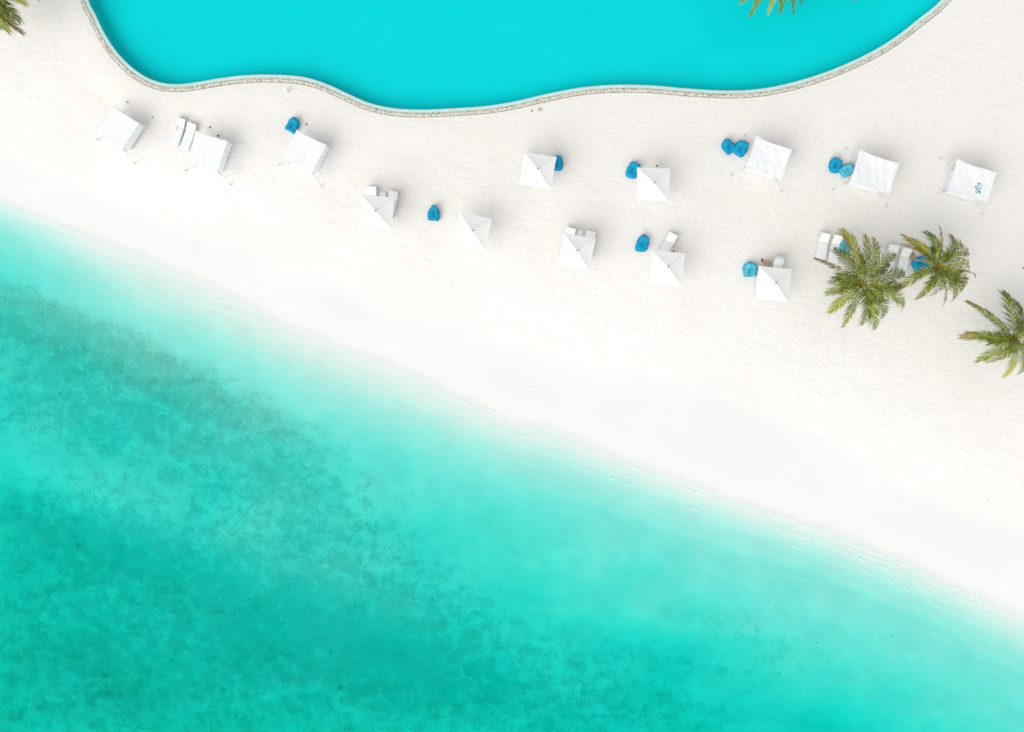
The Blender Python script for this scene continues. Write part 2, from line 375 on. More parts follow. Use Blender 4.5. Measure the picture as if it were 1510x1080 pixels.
def water_slab():
    xs = axis(-41, 41, .5, 420); ys = axis(-30, 30, .5, 420)
    xs = xs[(xs > -419) & (xs < 419)]; ys = ys[(ys > -419) & (ys < 419)]
    X, Y = np.meshgrid(xs, ys); Z = (fbm(X / 1.6 + Y / 4, Y / .8, 3, 3) - .5) * .03
    nx, ny = len(xs), len(ys)
    v = [(float(a), float(b), float(c)) for a, b, c in zip(X.ravel(), Y.ravel(), Z.ravel())]
    f = [(j * nx + i, j * nx + i + 1, (j + 1) * nx + i + 1, (j + 1) * nx + i) for j in range(ny - 1) for i in range(nx - 1)]
    ring = [i for i in range(nx)] + [j * nx + nx - 1 for j in range(1, ny)] + [(ny - 1) * nx + i for i in range(nx - 2, -1, -1)] + [j * nx for j in range(ny - 2, 0, -1)]
    n0 = len(v); v += [(v[i][0], v[i][1], -8.0) for i in ring]
    for k in range(len(ring)):
        k2 = (k + 1) % len(ring); f.append((ring[k2], ring[k], n0 + k, n0 + k2))
    f.append(tuple(n0 + k for k in range(len(ring) - 1, -1, -1)))
    return mesh_obj('sea', v, f, M_sea, smooth=False)
tag(water_slab(), 'clear turquoise sea deepening away from the beach', None, None, 'structure')

# foam threads where the wavelets run up
M_foam = bpy.data.materials.new('foam'); M_foam.use_nodes = True
t = M_foam.node_tree; N = t.nodes; L = t.links; b = N['Principled BSDF']; b.inputs['Base Color'].default_value = (.9, .92, .91, 1); b.inputs['Roughness'].default_value = .7
tc = N.new('ShaderNodeTexCoord'); n = N.new('ShaderNodeTexNoise'); n.inputs['Scale'].default_value = 2.2; n.inputs['Detail'].default_value = 6; L.new(tc.outputs['Object'], n.inputs['Vector'])
mr = N.new('ShaderNodeMapRange'); mr.inputs['From Min'].default_value = .42; mr.inputs['From Max'].default_value = .66; mr.inputs['To Max'].default_value = .55; L.new(n.outputs['Fac'], mr.inputs['Value']); L.new(mr.outputs[0], b.inputs['Alpha'])
fv, ff = [], []
for (x0, x1, off, wd, sd0) in [(20, 1510, 9, 1.6, 1), (560, 1560, 13, 1.8, 2), (840, 1570, 21, 1.5, 3), (880, 1480, 30, 1.3, 4), (980, 1560, 92, .45, 5), (700, 1150, 42, 1.2, 6), (60, 520, 18, 1.5, 7), (1130, 1500, 50, 1.1, 8)]:
    xs = np.arange(x0, x1, 5.0); o_ = off + (fbm(xs / 45, xs * 0 + sd0, 90 + sd0, 4) - .5) * 12
    yy = shore_y(xs) + o_; wv = wd * (.25 + 1.3 * vnoise(xs / 30, xs * 0, 40 + sd0)) * sstep(0, 80, xs - x0) * sstep(0, 80, x1 - xs) + .05
    n0 = len(fv)
    for x, y, q in zip(xs, yy, wv):
        for s_ in (-.5, .5):
            p = P(x, y + s_ * q, 0); z = max(.022, float(terrain(p.x, p.y)[0][0]) + .012); fv.append((p.x, p.y, z))
    for i in range(len(xs) - 1): ff.append((n0 + 2 * i, n0 + 2 * i + 2, n0 + 2 * i + 3, n0 + 2 * i + 1))
tag(mesh_obj('foam', fv, ff, M_foam), 'thin white foam threads along the water edge', 'foam', None, 'stuff')

# ------------------------------------------------------------------ swimming pool
def offset(c, d):
    nxt = np.roll(c, -1, 0); prv = np.roll(c, 1, 0); tg = nxt - prv; tg /= np.linalg.norm(tg, axis=1)[:, None]
    nrm = np.stack([tg[:, 1], -tg[:, 0]], 1)
    area = np.sum(c[:, 0] * nxt[:, 1] - nxt[:, 0] * c[:, 1])
    if area < 0: nrm = -nrm
    return c + nrm * d
def strip(name, d0, z0, d1, z1, m, parent, extra=None):
    prof = [(d0, z0), (d1, z1)] if extra is None else extra
    n = len(poolc); v = []; f = []
    for (d, z) in prof: v += [(p[0], p[1], z) for p in offset(poolc, d)]
    for k in range(len(prof) - 1):
        for i in range(n): j = (i + 1) % n; f.append((k * n + i, k * n + j, (k + 1) * n + j, (k + 1) * n + i))
    return mesh_obj(name, v, f, m, parent, True)
M_liner = mat('pool_liner', (.10, .665, .685), .5, .3, noise=.05, nscale=.25)
M_gutter = mat('wet_gutter', (.52, .73, .69), .35, .4, noise=.12, nscale=2)
def pebble_mat():
    m = mat('pebble_coping', (.62, .61, .55), .8, .2); t = m.node_tree; N = t.nodes; L = t.links; b = N['Principled BSDF']
    tc = N.new('ShaderNodeTexCoord'); v = N.new('ShaderNodeTexVoronoi'); v.inputs['Scale'].default_value = 13; L.new(tc.outputs['Object'], v.inputs['Vector'])
    sp = N.new('ShaderNodeSeparateColor'); L.new(v.outputs['Color'], sp.inputs[0])
    cr = N.new('ShaderNodeValToRGB'); cr.color_ramp.interpolation = 'CONSTANT'
    e = cr.color_ramp.elements; e[0].color = (.27, .26, .22, 1); e[1].position = .13; e[1].color = (.44, .42, .36, 1)
    for p, c in ((.30, (.58, .56, .48, 1)), (.5, (.62, .61, .56, 1)), (.72, (.70, .69, .64, 1)), (.9, (.50, .53, .46, 1))): x = e.new(p); x.color = c
    L.new(sp.outputs[0], cr.inputs[0]); L.new(cr.outputs[0], b.inputs['Base Color'])
    bp = N.new('ShaderNodeBump'); bp.inputs['Strength'].default_value = .6; bp.inputs['Distance'].default_value = .03; bp.invert = True
    L.new(v.outputs['Distance'], bp.inputs['Height']); L.new(bp.outputs[0], b.inputs['Normal']); return m
M_peb = pebble_mat()
M_edge = mat('dark_edge', (.40, .36, .31), .9, .1, noise=.5, nscale=2.0)  # thin darker line along the outer side of the coping
pool = empty('swimming_pool', (0, 0, 0)); tag(pool, 'large curving turquoise lagoon pool with a pebbled rim at the top', 'pool')
FZ = POOL_Z - 1.05
inner = offset(poolc, 0)
strip('pool_wall', 0, 0, 0, 0, M_liner, pool, [(0.0, POOL_Z + .02), (-.02, POOL_Z - .3), (-.03, FZ + .12), (-.12, FZ + .03), (-.3, FZ)])
fl = offset(poolc, -.29); bm = bmesh.new(); bm.faces.new([bm.verts.new((p[0], p[1], FZ + .001)) for p in fl]); bmesh.ops.triangulate(bm, faces=bm.faces[:])
me = bpy.data.meshes.new('pool_floor'); bm.to_mesh(me); bm.free(); me.materials.append(M_liner); o = bpy.data.objects.new('pool_floor', me); C.objects.link(o); o.parent = pool
strip('overflow_gutter', 0, 0, 0, 0, M_gutter, pool, [(0.0, POOL_Z + .02), (.02, POOL_Z + .03), (.21, POOL_Z + .035), (.24, POOL_Z + .03)])
strip('pebble_coping', 0, 0, 0, 0, M_peb, pool, [(.24, POOL_Z + .03), (.25, POOL_Z + .055), (.48, POOL_Z + .06), (.51, POOL_Z + .03)])
strip('coping_edge', 0, 0, 0, 0, M_edge, pool, [(.51, POOL_Z + .03), (.515, POOL_Z + .025), (.56, POOL_Z + .012), (.57, POOL_Z - .2)])
# water body of the pool
wv_ = offset(poolc, -.008); n = len(wv_); bm = bmesh.new()
top = [bm.verts.new((p[0], p[1], POOL_Z)) for p in wv_]; bot = [bm.verts.new((p[0], p[1], POOL_Z - 1.36)) for p in offset(poolc, -.012)]
bm.faces.new(top); bm.faces.new(bot[::-1])
for i in range(n): j = (i + 1) % n; bm.faces.new((top[j], top[i], bot[i], bot[j]))
bmesh.ops.triangulate(bm, faces=[f for f in bm.faces if len(f.verts) > 4]); bmesh.ops.recalc_face_normals(bm, faces=bm.faces[:])
me = bpy.data.meshes.new('pool_water'); bm.to_mesh(me); bm.free(); me.materials.append(M_poolw); o = bpy.data.objects.new('pool_water', me); C.objects.link(o)
tag(o, 'still bright turquoise water filling the pool', None, None, 'structure')

# ------------------------------------------------------------------ materials of the furniture
M_canvas = mat('white_canvas', (.95, .95, .945), .8, .15, noise=.03, nscale=4, bump=.15, bscale=14, bdist=.02, trans=.45)
M_sheer = mat('bluish_white_cloth', (.95, .965, .98), .8, .15, noise=.05, nscale=3, bump=.5, bscale=4, bdist=.05, trans=.45)
M_white = mat('white_paint', (.80, .80, .79), .5, .3, noise=.05, nscale=9)
M_pad = mat('pale_cushion', (.78, .81, .83), .85, .1, noise=.06, nscale=5, bump=.2, bscale=18, bdist=.01)
M_padw = mat('white_towelling', (.86, .86, .85), .9, .1, noise=.04, nscale=5, bump=.2, bscale=18, bdist=.01)
M_frame = mat('grey_frame', (.33, .31, .30), .6, .3)
M_dark = mat('dark_metal', (.05, .05, .06), .5, .4)
M_wood = mat('weathered_wood', (.42, .33, .24), .8, .2, noise=.3, nscale=8)
M_rope = mat('rope', (.72, .68, .62), .9, .1)
M_blue = mat('blue_fabric', (.004, .35, .60), .75, .2, noise=.35, nscale=3.2, bump=.9, bscale=4, bdist=.09)
M_blue2 = mat('faded_blue_fabric', (.09, .50, .65), .75, .2, noise=.3, nscale=3.2, bump=.9, bscale=4, bdist=.09)
M_pip = mat('dark_blue_piping', (.005, .13, .26), .7, .2)
M_red = mat('dark_red_cloth', (.30, .03, .03), .8, .1)
M_rock = mat('pale_coral_rock', (.62, .58, .52), .9, .1, noise=.3, nscale=6, bump=.5, bscale=12, bdist=.03)

# ------------------------------------------------------------------ parasols
def make_parasol():
    r = empty('parasol', (0, 0, 0)); h = 1.16; zt, ze = 2.74, 2.22; n = 8
    v = []; f = []
    for q in range(4):                      # four taut panels with a slight sag
        a = [Vector((-h, h, ze)), Vector((h, h, ze)), Vector((h, -h, ze)), Vector((-h, -h, ze))][q]
        b_ = [Vector((h, h, ze)), Vector((h, -h, ze)), Vector((-h, -h, ze)), Vector((-h, h, ze))][q]
        apx = Vector((0, 0, zt)); i0 = len(v)
        for i in range(n + 1):
            for j in range(n + 1):
                t_ = i / n; s_ = j / n; e = a.lerp(b_, s_); e = e * 1.0; e.z = ze
                inward = 1 - .03 * math.sin(math.pi * s_); e.x *= inward; e.y *= inward
                p = apx.lerp(e, t_); p.z -= .035 * math.sin(math.pi * t_) * math.sin(math.pi * s_) * t_ * 1.5
                v.append(p)
        for i in range(n):
            for j in range(n): f.append((i0 + i * (n + 1) + j, i0 + (i + 1) * (n + 1) + j, i0 + (i + 1) * (n + 1) + j + 1, i0 + i * (n + 1) + j + 1))
    c = mesh_obj('canopy', v, f, M_canvas, r); sd_ = c.modifiers.new('thickness', 'SOLIDIFY'); sd_.thickness = .008
    m = MB()
    for a in range(4):
        g = math.pi / 4 + a * math.pi / 2; m.tube([(0, 0, zt + .004), (math.cos(g) * h * 1.414, math.sin(g) * h * 1.414, ze + .006)], .009, 5)
    m.build('seam', M_white, c)
    m = MB(); k = .17
    m.add([(-k, k, zt + .01 - .03), (k, k, zt - .02), (k, -k, zt - .02), (-k, -k, zt - .02), (0, 0, zt + .09)], [(0, 4, 1), (1, 4, 2), (2, 4, 3), (3, 4, 0)]); m.build('vent_cap', M_canvas, r)
    m = MB(); m.tube([(0, 0, zt + .07), (0, 0, zt + .12), (0, 0, zt + .17)], [.035, .05, .02], 8); m.build('finial', M_dark, r)
    m = MB(); m.tube([(0, 0, 0), (0, 0, zt + .04)], .028, 10); m.build('pole', M_white, r)
    m = MB(); m.tube([(0, 0, -.05), (0, 0, .07), (0, 0, .09)], [.30, .30, .24], 16); m.build('base', M_white, r)
    for a in range(4):
        g = math.pi / 4 + a * math.pi / 2; m = MB(); m.tube([(0, 0, zt - .05), (math.cos(g) * h * 1.38, math.sin(g) * h * 1.38, ze - .015)], .012, 5); m.build('rib', M_white, r)
        m = MB(); m.tube([(0, 0, 1.85), (math.cos(g) * h * .7, math.sin(g) * h * .7, ze + .22)], .010, 5); m.build('strut', M_white, r)
    return r
par0 = make_parasol()
parasols = [(555.5, 313, 4, 'square white parasol over two sun loungers, nearest the left end of the front row'),
            (697.5, 341.3, 11, 'square white parasol standing alone right of the single blue beanbag'),
            (793, 250.8, 9.5, 'square white parasol with half a blue beanbag sticking out at its right side'),
            (850.5, 371.4, 11, 'square white parasol with a small white table between two headrests behind it'),
            (963.8, 272, 2, 'square white parasol with a blue beanbag tucked against its left corner'),
            (984.5, 395.5, 6, 'square white parasol with a slanting pale lounger behind it'),
            (1141.5, 418.5, 6, 'square white parasol beside the blue beanbag that holds a small dark bag')]
for i, (px, py, a, lab) in enumerate(parasols):
    o = par0 if i == 0 else copy_tree(par0)
    z = 1.3
    for k in range(4): p = P(px, py, z + 2.4); z = ground(p.x, p.y)
    o.location = (p.x, p.y, z); o.rotation_euler = (R(random.uniform(-.6, .6)), R(random.uniform(-.6, .6)), -R(a)); tag(o, lab, 'parasol', 'square white beach parasols')

# ------------------------------------------------------------------ fabric shelters
M_teal = mat('teal_cushion', (.12, .42, .50), .8, .1, noise=.4, nscale=6, bump=.4, bscale=8, bdist=.03)
def shelter_cloth(wx, wy, seed, z0, sag, flare, crum=.05):
    n = 40; v = []; f = []
    for j in range(n + 1):
        for i in range(n + 1):
            u = i / n - .5; w_ = j / n - .5
            pinch = 1 + .05 * (abs(2 * u) ** 2) * (abs(2 * w_) ** 2) - .03 * (1 - abs(2 * u) ** 2) * 1
            x = u * wx * (1 - .035 * math.cos(math.pi * w_)); y = w_ * wy * (1 - .05 * math.cos(math.pi * u))
            if u < 0: y *= 1 + flare * (-2 * u) ** 2
            z = z0 - sag * math.cos(math.pi * u) * math.cos(math.pi * w_) + crum * float(fbm(np.array([u * 9 + seed]), np.array([w_ * 5]), seed, 4)[0] - .5) * (1 - (2 * u) ** 4) + .006 * math.sin(u * 30 + 5 * w_ + seed)
            v.append((x, y, z))
    for j in range(n):
        for i in range(n): a = j * (n + 1) + i; f.append((a, a + 1, a + n + 2, a + n + 1))
    return v, f
def make_shelter(seed=1, wx=2.45, wy=2.35, flare=.06, curtain='east', teal=False, lined=False):
    r = empty('fabric_shelter', (0, 0, 0)); z0 = 1.75; crum = .14 if lined else .05
    v, f = shelter_cloth(wx, wy, seed, z0, .10, flare, crum)
    c = mesh_obj('canopy', v, f, M_sheer, r, True); sd_ = c.modifiers.new('thickness', 'SOLIDIFY'); sd_.thickness = .008
    rng = random.Random(seed)
    hx, hy = wx / 2 - .06, wy / 2 - .06
    for sx in (-1, 1):
        for sy in (-1, 1):
            m = MB(); m.tube([(sx * (hx + .02), sy * (hy + .02), -.05), (sx * hx, sy * hy, z0 + .03)], .03, 8); p = m.build('post', M_white, r)
    for sy in (-1, 1):
        m = MB(); m.tube([(-hx, sy * hy, z0 - .03), (hx, sy * hy, z0 - .03)], .025, 8); m.build('rail', M_white, r)
    # hanging side cloth with folds
    def drape(x0, y0, x1, y1, w0, nm):
        n = 26; v = []; f = []
        for k in range(7):
            t_ = k / 6
            for i in range(n + 1):
                s_ = i / n; s2 = w0 * s_
                x = x0 + (x1 - x0) * s2; y = y0 + (y1 - y0) * s2
                fold = .05 * math.sin(s_ * w0 * 40 + seed + t_) * (.4 + .6 * t_)
                nx, ny = (y1 - y0), -(x1 - x0); L_ = math.hypot(nx, ny)
                v.append((x + nx / L_ * (fold + .02), y + ny / L_ * (fold + .02), z0 - .05 - t_ * .95))
        for k in range(6):
            for i in range(n): a = k * (n + 1) + i; f.append((a, a + 1, a + n + 2, a + n + 1))
        return mesh_obj(nm, v, f, M_sheer, r, True)
    if curtain == 'east': drape(hx, -hy, hx, hy, 1.0, 'curtain')
    elif curtain == 'west': drape(-hx, -hy + .12, -hx, -hy, 1.0, 'tied_curtain')
    # guy ropes with pegs
    for sx, sy in ((1, 1), (1, -1), (-1, 1), (-1, -1)):
        if rng.random() < .45: continue
        e = (sx * (hx + .55), sy * (hy + .42), .02); m = MB(); m.tube([(sx * hx, sy * hy, z0), e], .014, 5); g = m.build('guy_rope', M_rope, r)
        m = MB(); m.tube([(e[0], e[1], -.12), (e[0] + sx * .02, e[1], .16)], [.025, .03], 7); m.build('peg', M_wood, g)
    # day bed underneath
    m = MB(); m.box((0, 0, .16), (wx * .74, wy * .76, .24), bev=.02); m.build('bed_base', M_white, r)
    m = MB(); m.box((0, 0, .36), (wx * .72, wy * .74, .15), bev=.05); m.build('mattress', M_pad, r)
    for k in (-1, 1): m = MB(); m.box((k * .42, wy * .27, .50), (.62, .36, .14), bev=.06); m.build('pillow', M_padw, r)
    if teal:
        m = MB()
        for k in range(14):
            uu = .42 + (k % 3) * .13 + rng.uniform(-.08, .08); ww = -.66 + (k // 3) * .17 + rng.uniform(-.04, .04)
            zz = z0 - .10 * math.cos(math.pi * uu / wx) * math.cos(math.pi * ww / wy) + .05
            m.box((uu, ww, zz), (rng.uniform(.06, .17), rng.uniform(.05, .11), .03), Matrix.Rotation(rng.uniform(-.5, .5), 3, 'Z'), .015)
        p = m.build('tie_ribbons', M_teal, c); p['label'] = 'teal ribbons bunched on the cloth'
    return r
shelters = [(dict(seed=3, wx=2.25, wy=2.3, flare=.02, curtain='east'), 173.5, 189, 33, 'white cloth shelter turned diagonally, farthest left below the pool corner'),
            (dict(seed=5, wx=2.4, wy=2.4, flare=.02, curtain='east'), 305, 224, 17.7, 'bluish white cloth shelter over the ends of two sun loungers'),
            (dict(seed=8, wx=2.4, wy=2.3, flare=.02, curtain='east'), 449, 224, 26.6, 'white cloth shelter with a blue beanbag at its top corner'),
            (dict(seed=11, wx=2.75, wy=2.3, flare=.16, curtain='west', lined=True), 1134, 234, 18.5, 'crumpled white cloth shelter right of the touching dark blue beanbags'),
            (dict(seed=14, wx=3.0, wy=2.35, flare=.12, curtain='west', lined=True), 1290, 255, 17.5, 'stretched white cloth shelter with a long guy rope past a pale blue beanbag'),
            (dict(seed=17, wx=3.0, wy=2.3, flare=.12, curtain='west', lined=True, teal=True), 1434, 268, 16.5, 'white cloth shelter with a patch of teal ribbons on its roof')]
for kw, px, py, a, lab in shelters:
    o = make_shelter(**kw); z = 1.3
    for k in range(4): p = P(px, py, z + 1.75); z = ground(p.x, p.y)
    o.location = (p.x, p.y, z); o.rotation_euler = (0, 0, -R(a)); tag(o, lab, 'shelter', 'cloth beach shelters below the pool')

# ------------------------------------------------------------------ sun loungers (head towards +Y)
def make_lounger(raise_deg=16, pad=M_pad, padb=M_padw):
    r = empty('sun_lounger', (0, 0, 0)); W, Lh = .70, 2.0
    m = MB()
    for sx in (-1, 1): m.box((sx * (W / 2 - .02), 0, .27), (.045, Lh, .07), bev=.008)
    for sy in (-1, 1): m.box((0, sy * (Lh / 2 - .02), .27), (W - .09, .045, .07), bev=.008)
    m.box((0, .22, .26), (W - .09, .04, .05)); m.build('frame', M_white, r)
    for sx in (-1, 1):
        for sy in (-1, 1): m = MB(); m.box((sx * (W / 2 - .03), sy * (Lh / 2 - .14), .10), (.05, .05, .27), bev=.006); m.build('leg', M_frame, r)
    m = MB(); m.box((0, -.34, .345), (W - .03, 1.28, .08), bev=.03); m.build('mattress', pad, r)
    M_ = Matrix.Rotation(R(raise_deg), 3, 'X'); m = MB(); m.box((0, 0, 0), (W - .03, .68, .08), bev=.03)
    off_ = Vector((0, .32, .345)) + M_ @ Vector((0, .34, 0)); m.v = [M_ @ v + off_ for v in m.v]; m.build('headrest', padb, r)
    m = MB(); m.tube([(0, .62, .27), (0, .80, .33 + math.sin(R(raise_deg)) * .44)], .014, 6); m.build('prop', M_frame, r)
    return r
L0 = make_lounger(20); L1 = make_lounger(36, M_pad, M_padw)
lgs = [(L0, 265, 196, 18, 'white sun lounger left of the narrow dark gap beside the small white table'),
       (L0, 280.5, 203, 20, 'white sun lounger right of the dark gap, its foot under a cloth shelter'),
       (L1, 549, 296, 3, 'sun lounger whose headrest sticks out behind the leftmost parasol on its left'),
       (L1, 578, 302, 14, 'sun lounger tilted to the right of the leftmost parasol with a dark edge'),
       (L1, 838, 356, 13, 'sun lounger poking out behind the parasol left of the small white table'),
       (L1, 868, 361, 10, 'sun lounger mostly under the parasol right of the small white table'),
       (L0, 983, 364, 26, 'pale sun lounger slanting out from behind a parasol'),
       (L1, 1145, 398, 5, 'sun lounger with a blue band on its headrest behind the rightmost parasol'),
       (L0, 1121, 417, 4, 'sun lounger edge showing along the left side of the rightmost parasol'),
       (L0, 777, 252, 10, 'sun lounger corner showing left of the parasol in the back row'),
       (L0, 1211, 365, 10, 'white sun lounger at the left of the uncovered pair by the tall palm'),
       (L0, 1230, 368, 11, 'white sun lounger half covered by the yellow palm frond'),
       (L0, 1311, 382, 12, 'white sun lounger between the two big palms, farther left'),
       (L0, 1330, 387, 12, 'white sun lounger between the two big palms, beside the wooden table')]
used = set()
loung = {}
for i, (k, px, py, a, lab) in enumerate(lgs):
    o = k if id(k) not in used else copy_tree(k); used.add(id(k)); p = onground(px, py)
    o.location = p; o.rotation_euler = (0, 0, -R(a)); tag(o, lab, 'sun lounger', 'white sun loungers on the sand')
    loung[(px, py)] = o
o = loung[(1145, 398)]; m = MB(); m.box((0, 0, 0), (.70, .13, .035), bev=.012); Mr = Matrix.Rotation(R(36), 3, 'X')
of = Vector((0, .32, .345)) + Mr @ Vector((0, .60, .05)); m.v = [Mr @ v + of for v in m.v]; m.build('head_band', mat('pale_blue_band', (.45, .62, .70), .8), o)

# ------------------------------------------------------------------ beanbags
def make_bean(seed, m=M_blue, L_=1.10, W=.92, tip=.35):
    r = empty('beanbag', (0, 0, 0)); nu, nv = 36, 20; v = []; f = []
    for j in range(nv + 1):
        ph = math.pi * j / nv
        for i in range(nu):
            th = 2 * math.pi * i / nu; cx_, cy_, cz_ = math.sin(ph) * math.cos(th), math.sin(ph) * math.sin(th), math.cos(ph)
            e = .50; x = math.copysign(abs(cx_) ** e, cx_); y = math.copysign(abs(cy_) ** e, cy_); z = math.copysign(abs(cz_) ** .8, cz_)
            tpr = 1 - tip * min(1, max(0, y)) ** 2; y = max(-1, min(1, y)); x *= tpr * (1 + .10 * math.sin(seed * 2.1 + 2 * th)); y *= 1 + .09 * math.sin(seed * 1.3 + 3 * th)
            hgt = .24 + .27 * min(1, max(0, y * .5 + .5)) ** 1.6
            top = max(z, 0); zz = .24 + (z * hgt if z > 0 else z * .24)
            zz -= .16 * math.exp(-((y + .15) / .42) ** 2 - (x / .5) ** 2) * top
            wr = .085 * float(fbm(np.array([x * 2.5 + seed * 3.1]), np.array([y * 2.5 + z * 2 + seed]), seed, 3)[0] - .5)
            v.append((x * W / 2 * (1 + wr * 3), y * L_ / 2 * (1 + wr * 2), max(zz + wr * top * 2, -.01)))
    for j in range(nv):
        for i in range(nu): i2 = (i + 1) % nu; f.append((j * nu + i, (j + 1) * nu + i, (j + 1) * nu + i2, j * nu + i2))
    b_ = mesh_obj('cushion', v, f, m, r, True)
    mb = MB()
    jm = 7
    mb.tube([Vector(v[jm * nu + (i % nu)]) + Vector((0, 0, .004)) for i in range(nu + 1)], .009, 6, False)
    row = [v[j * nu + nu // 4 * 0] for j in range(2, nv // 2)]
    mb.tube([Vector(p) + Vector((0, 0, .006)) for p in [v[j * nu + nu // 2] for j in range(8, 0, -1)] + [v[j * nu] for j in range(1, 9)]], .012, 6, False)
    mb.build('piping', M_pip, r, True)
    m2 = MB(); m2.tube([(-.10, L_ / 2 * .93, .52), (0, L_ / 2 + .03, .60), (.10, L_ / 2 * .93, .52)], .016, 6); m2.build('handle', M_pip, r)
    return r
beans = [(2, M_blue, 1.05, .92, .25, 433, 187, 32, 'blue beanbag at the top corner of the third cloth shelter from the left'),
         (3, M_blue, 1.12, .84, .62, 640, 316, -4, 'pointed blue beanbag lying alone left of a parasol'),
         (4, M_blue, 1.02, .90, .30, 820, 242, 6, 'blue beanbag half hidden under the right side of a parasol'),
         (5, M_blue, 1.15, .96, .35, 933, 252, 24, 'blue beanbag touching the left corner of a back row parasol'),
         (6, M_blue, 1.22, .88, .50, 947, 360, 12, 'blue beanbag lying alone left of the slanting lounger'),
         (7, M_blue2, 1.04, .92, .12, 1104.5, 399, 0, 'round blue beanbag with a small dark bag lying on it'),
         (8, M_blue, 1.06, .92, .30, 1073, 218, -38, 'dark blue beanbag, left one of the touching pair near the crumpled shelter'),
         (9, M_blue, 1.08, .98, .20, 1091, 220.5, 28, 'dark blue beanbag, right one of the touching pair near the crumpled shelter'),
         (10, M_blue, 1.04, .84, .35, 1230, 245, 10, 'deep blue beanbag touching a paler one left of the stretched shelter'),
         (11, M_blue2, .98, .88, .10, 1246, 253, 60, 'faded pale blue beanbag beside a guy rope'),
         (12, M_blue2, 1.0, .85, .3, 1244, 364, 10, 'blue beanbag seen through the yellow tipped palm frond'),
         (13, M_blue, 1.15, .90, .3, 1354, 389, 60, 'bright blue beanbag under the fronds of the second palm'),
         (15, M_blue, 1.0, .80, .3, 1368, 394, 80, 'blue beanbag almost hidden at the trunk of the second palm')]
for sd_, m_, a_, b_, tp, px, py, rot, lab in beans:
    o = make_bean(sd_, m_, a_, b_, tp); p = onground(px, py); o.location = p; o.rotation_euler = (0, 0, -R(rot)); tag(o, lab, 'beanbag', 'blue beanbags on the sand')
o = empty('small_bag', onground(1104, 405.5) + Vector((0, 0, .33))); tag(o, 'small dark bag lying on the round blue beanbag', 'bag')
m = MB(); m.box((0, 0, .04), (.24, .26, .10), bev=.03); m.build('pouch', mat('navy_cloth', (.01, .015, .06), .7), o)
m = MB(); m.tube([(-.08, .1, .08), (-.05, .2, .10), (.05, .2, .10), (.08, .1, .08)], .012, 6); m.build('strap', M_dark, o)

# ------------------------------------------------------------------ side tables and small things
def make_table(w_=.45, m=M_white, rnd=False, item=None):
    r = empty('side_table', (0, 0, 0)); mb = MB()
    if rnd: mb.tube([(0, 0, .41), (0, 0, .425), (0, 0, .44)], [w_ / 2 - .01, w_ / 2, w_ / 2 - .01], 20)
    else: mb.box((0, 0, .42), (w_, w_, .035), bev=.01)
    mb.build('tabletop', m, r)
    for sx in (-1, 1):
        for sy in (-1, 1): mb = MB(); k = w_ * (.30 if rnd else .42); mb.tube([(sx * k, sy * k, -.03), (sx * k * .96, sy * k * .96, .41)], .018, 6); mb.build('leg', m, r)
    return r
tbs = [(.42, M_white, False, 260, 189, 18, 'small white side table left of two sun loungers'),
       (.42, M_white, False, 566, 290, 4, 'small white side table between the loungers behind the leftmost parasol'),
       (.36, M_white, False, 854.5, 345, 11, 'narrow white side table between two headrests behind a parasol'),
       (.38, M_white, False, 966, 247, 2, 'small white side table behind a back row parasol'),
       (.40, mat('cream_paint', (.70, .64, .48), .6), True, 992.5, 371, 0, 'round cream side table beside the slanting lounger'),
       (.62, M_wood, False, 1129, 392, 6, 'weathered wooden side table behind the rightmost parasol'),
       (.50, M_wood, True, 1341, 378, 0, 'brown wooden side table between the two big palms'),
       (.40, M_white, False, 1296, 372, 12, 'small white side table left of the loungers between the palms')]
tops = {}
for w_, m_, rd, px, py, a, lab in tbs:
    o = make_table(w_, m_, rd); o.location = onground(px, py); o.rotation_euler = (0, 0, -R(a)); tag(o, lab, 'side table', 'side tables by the loungers'); tops[px] = o
def small_jar(px, py, z, name, lab, m_, rad=.05, hh=.12):
    o = empty(name, onground(px, py) + Vector((0, 0, z))); tag(o, lab, name.split('_')[-1])
    mb = MB(); mb.tube([(0, 0, 0), (0, 0, hh * .8), (0, 0, hh)], [rad, rad, rad * .6], 10); mb.build('cup', m_, o)
    mb = MB(); mb.tube([(0, 0, hh), (0, 0, hh + .02)], [rad * .62, rad * .5], 10); mb.build('lid', M_dark, o)
small_jar(967, 247, .44, 'drinking_cup', 'dark cup on the small table behind a back row parasol', M_dark, .06)
small_jar(991.5, 372, .44, 'drinking_cup', 'dark cup on the round cream table', M_dark, .055)
small_jar(322, 201, .02, 'drinking_bottle', 'dark bottle standing on the sand at the top of a cloth shelter', M_dark, .06, .2)
small_jar(570, 291, .02, 'drinking_bottle', 'brown bottle standing behind the leftmost parasol', M_wood, .07, .2)
o = empty('rolled_towel', onground(1341, 378) + Vector((0, 0, .50))); tag(o, 'dark rolled towel lying on the brown table', 'towel'); m = MB(); m.tube([(-.17, 0, 0), (.17, .05, 0)], .055, 10); m.build('roll', M_frame, o); m = MB(); m.tube([(-.02, 0, 0), (.03, .01, 0)], .06, 10); m.build('band', M_red, o)
o = empty('beach_sandals', onground(1122.5, 384)); tag(o, 'dark red and white beach sandals left on the sand behind a parasol', 'sandals')
for k in (-1, 1):
    m = MB(); m.box((k * .07, 0, .02), (.10, .27, .03), bev=.012); s_ = m.build('sole', M_red if k > 0 else M_white, o)
    m = MB(); m.tube([(k * .07 - .045, -.01, .035), (k * .07, .06, .06), (k * .07 + .045, -.01, .035)], .012, 6); m.build('strap', M_dark, o)
o = empty('garden_light', onground(424, 136)); tag(o, 'small white post light standing in the sand below the pool', 'light'); m = MB(); m.tube([(0, 0, -.1), (0, 0, .42)], .05, 10); m.build('post', M_white, o)
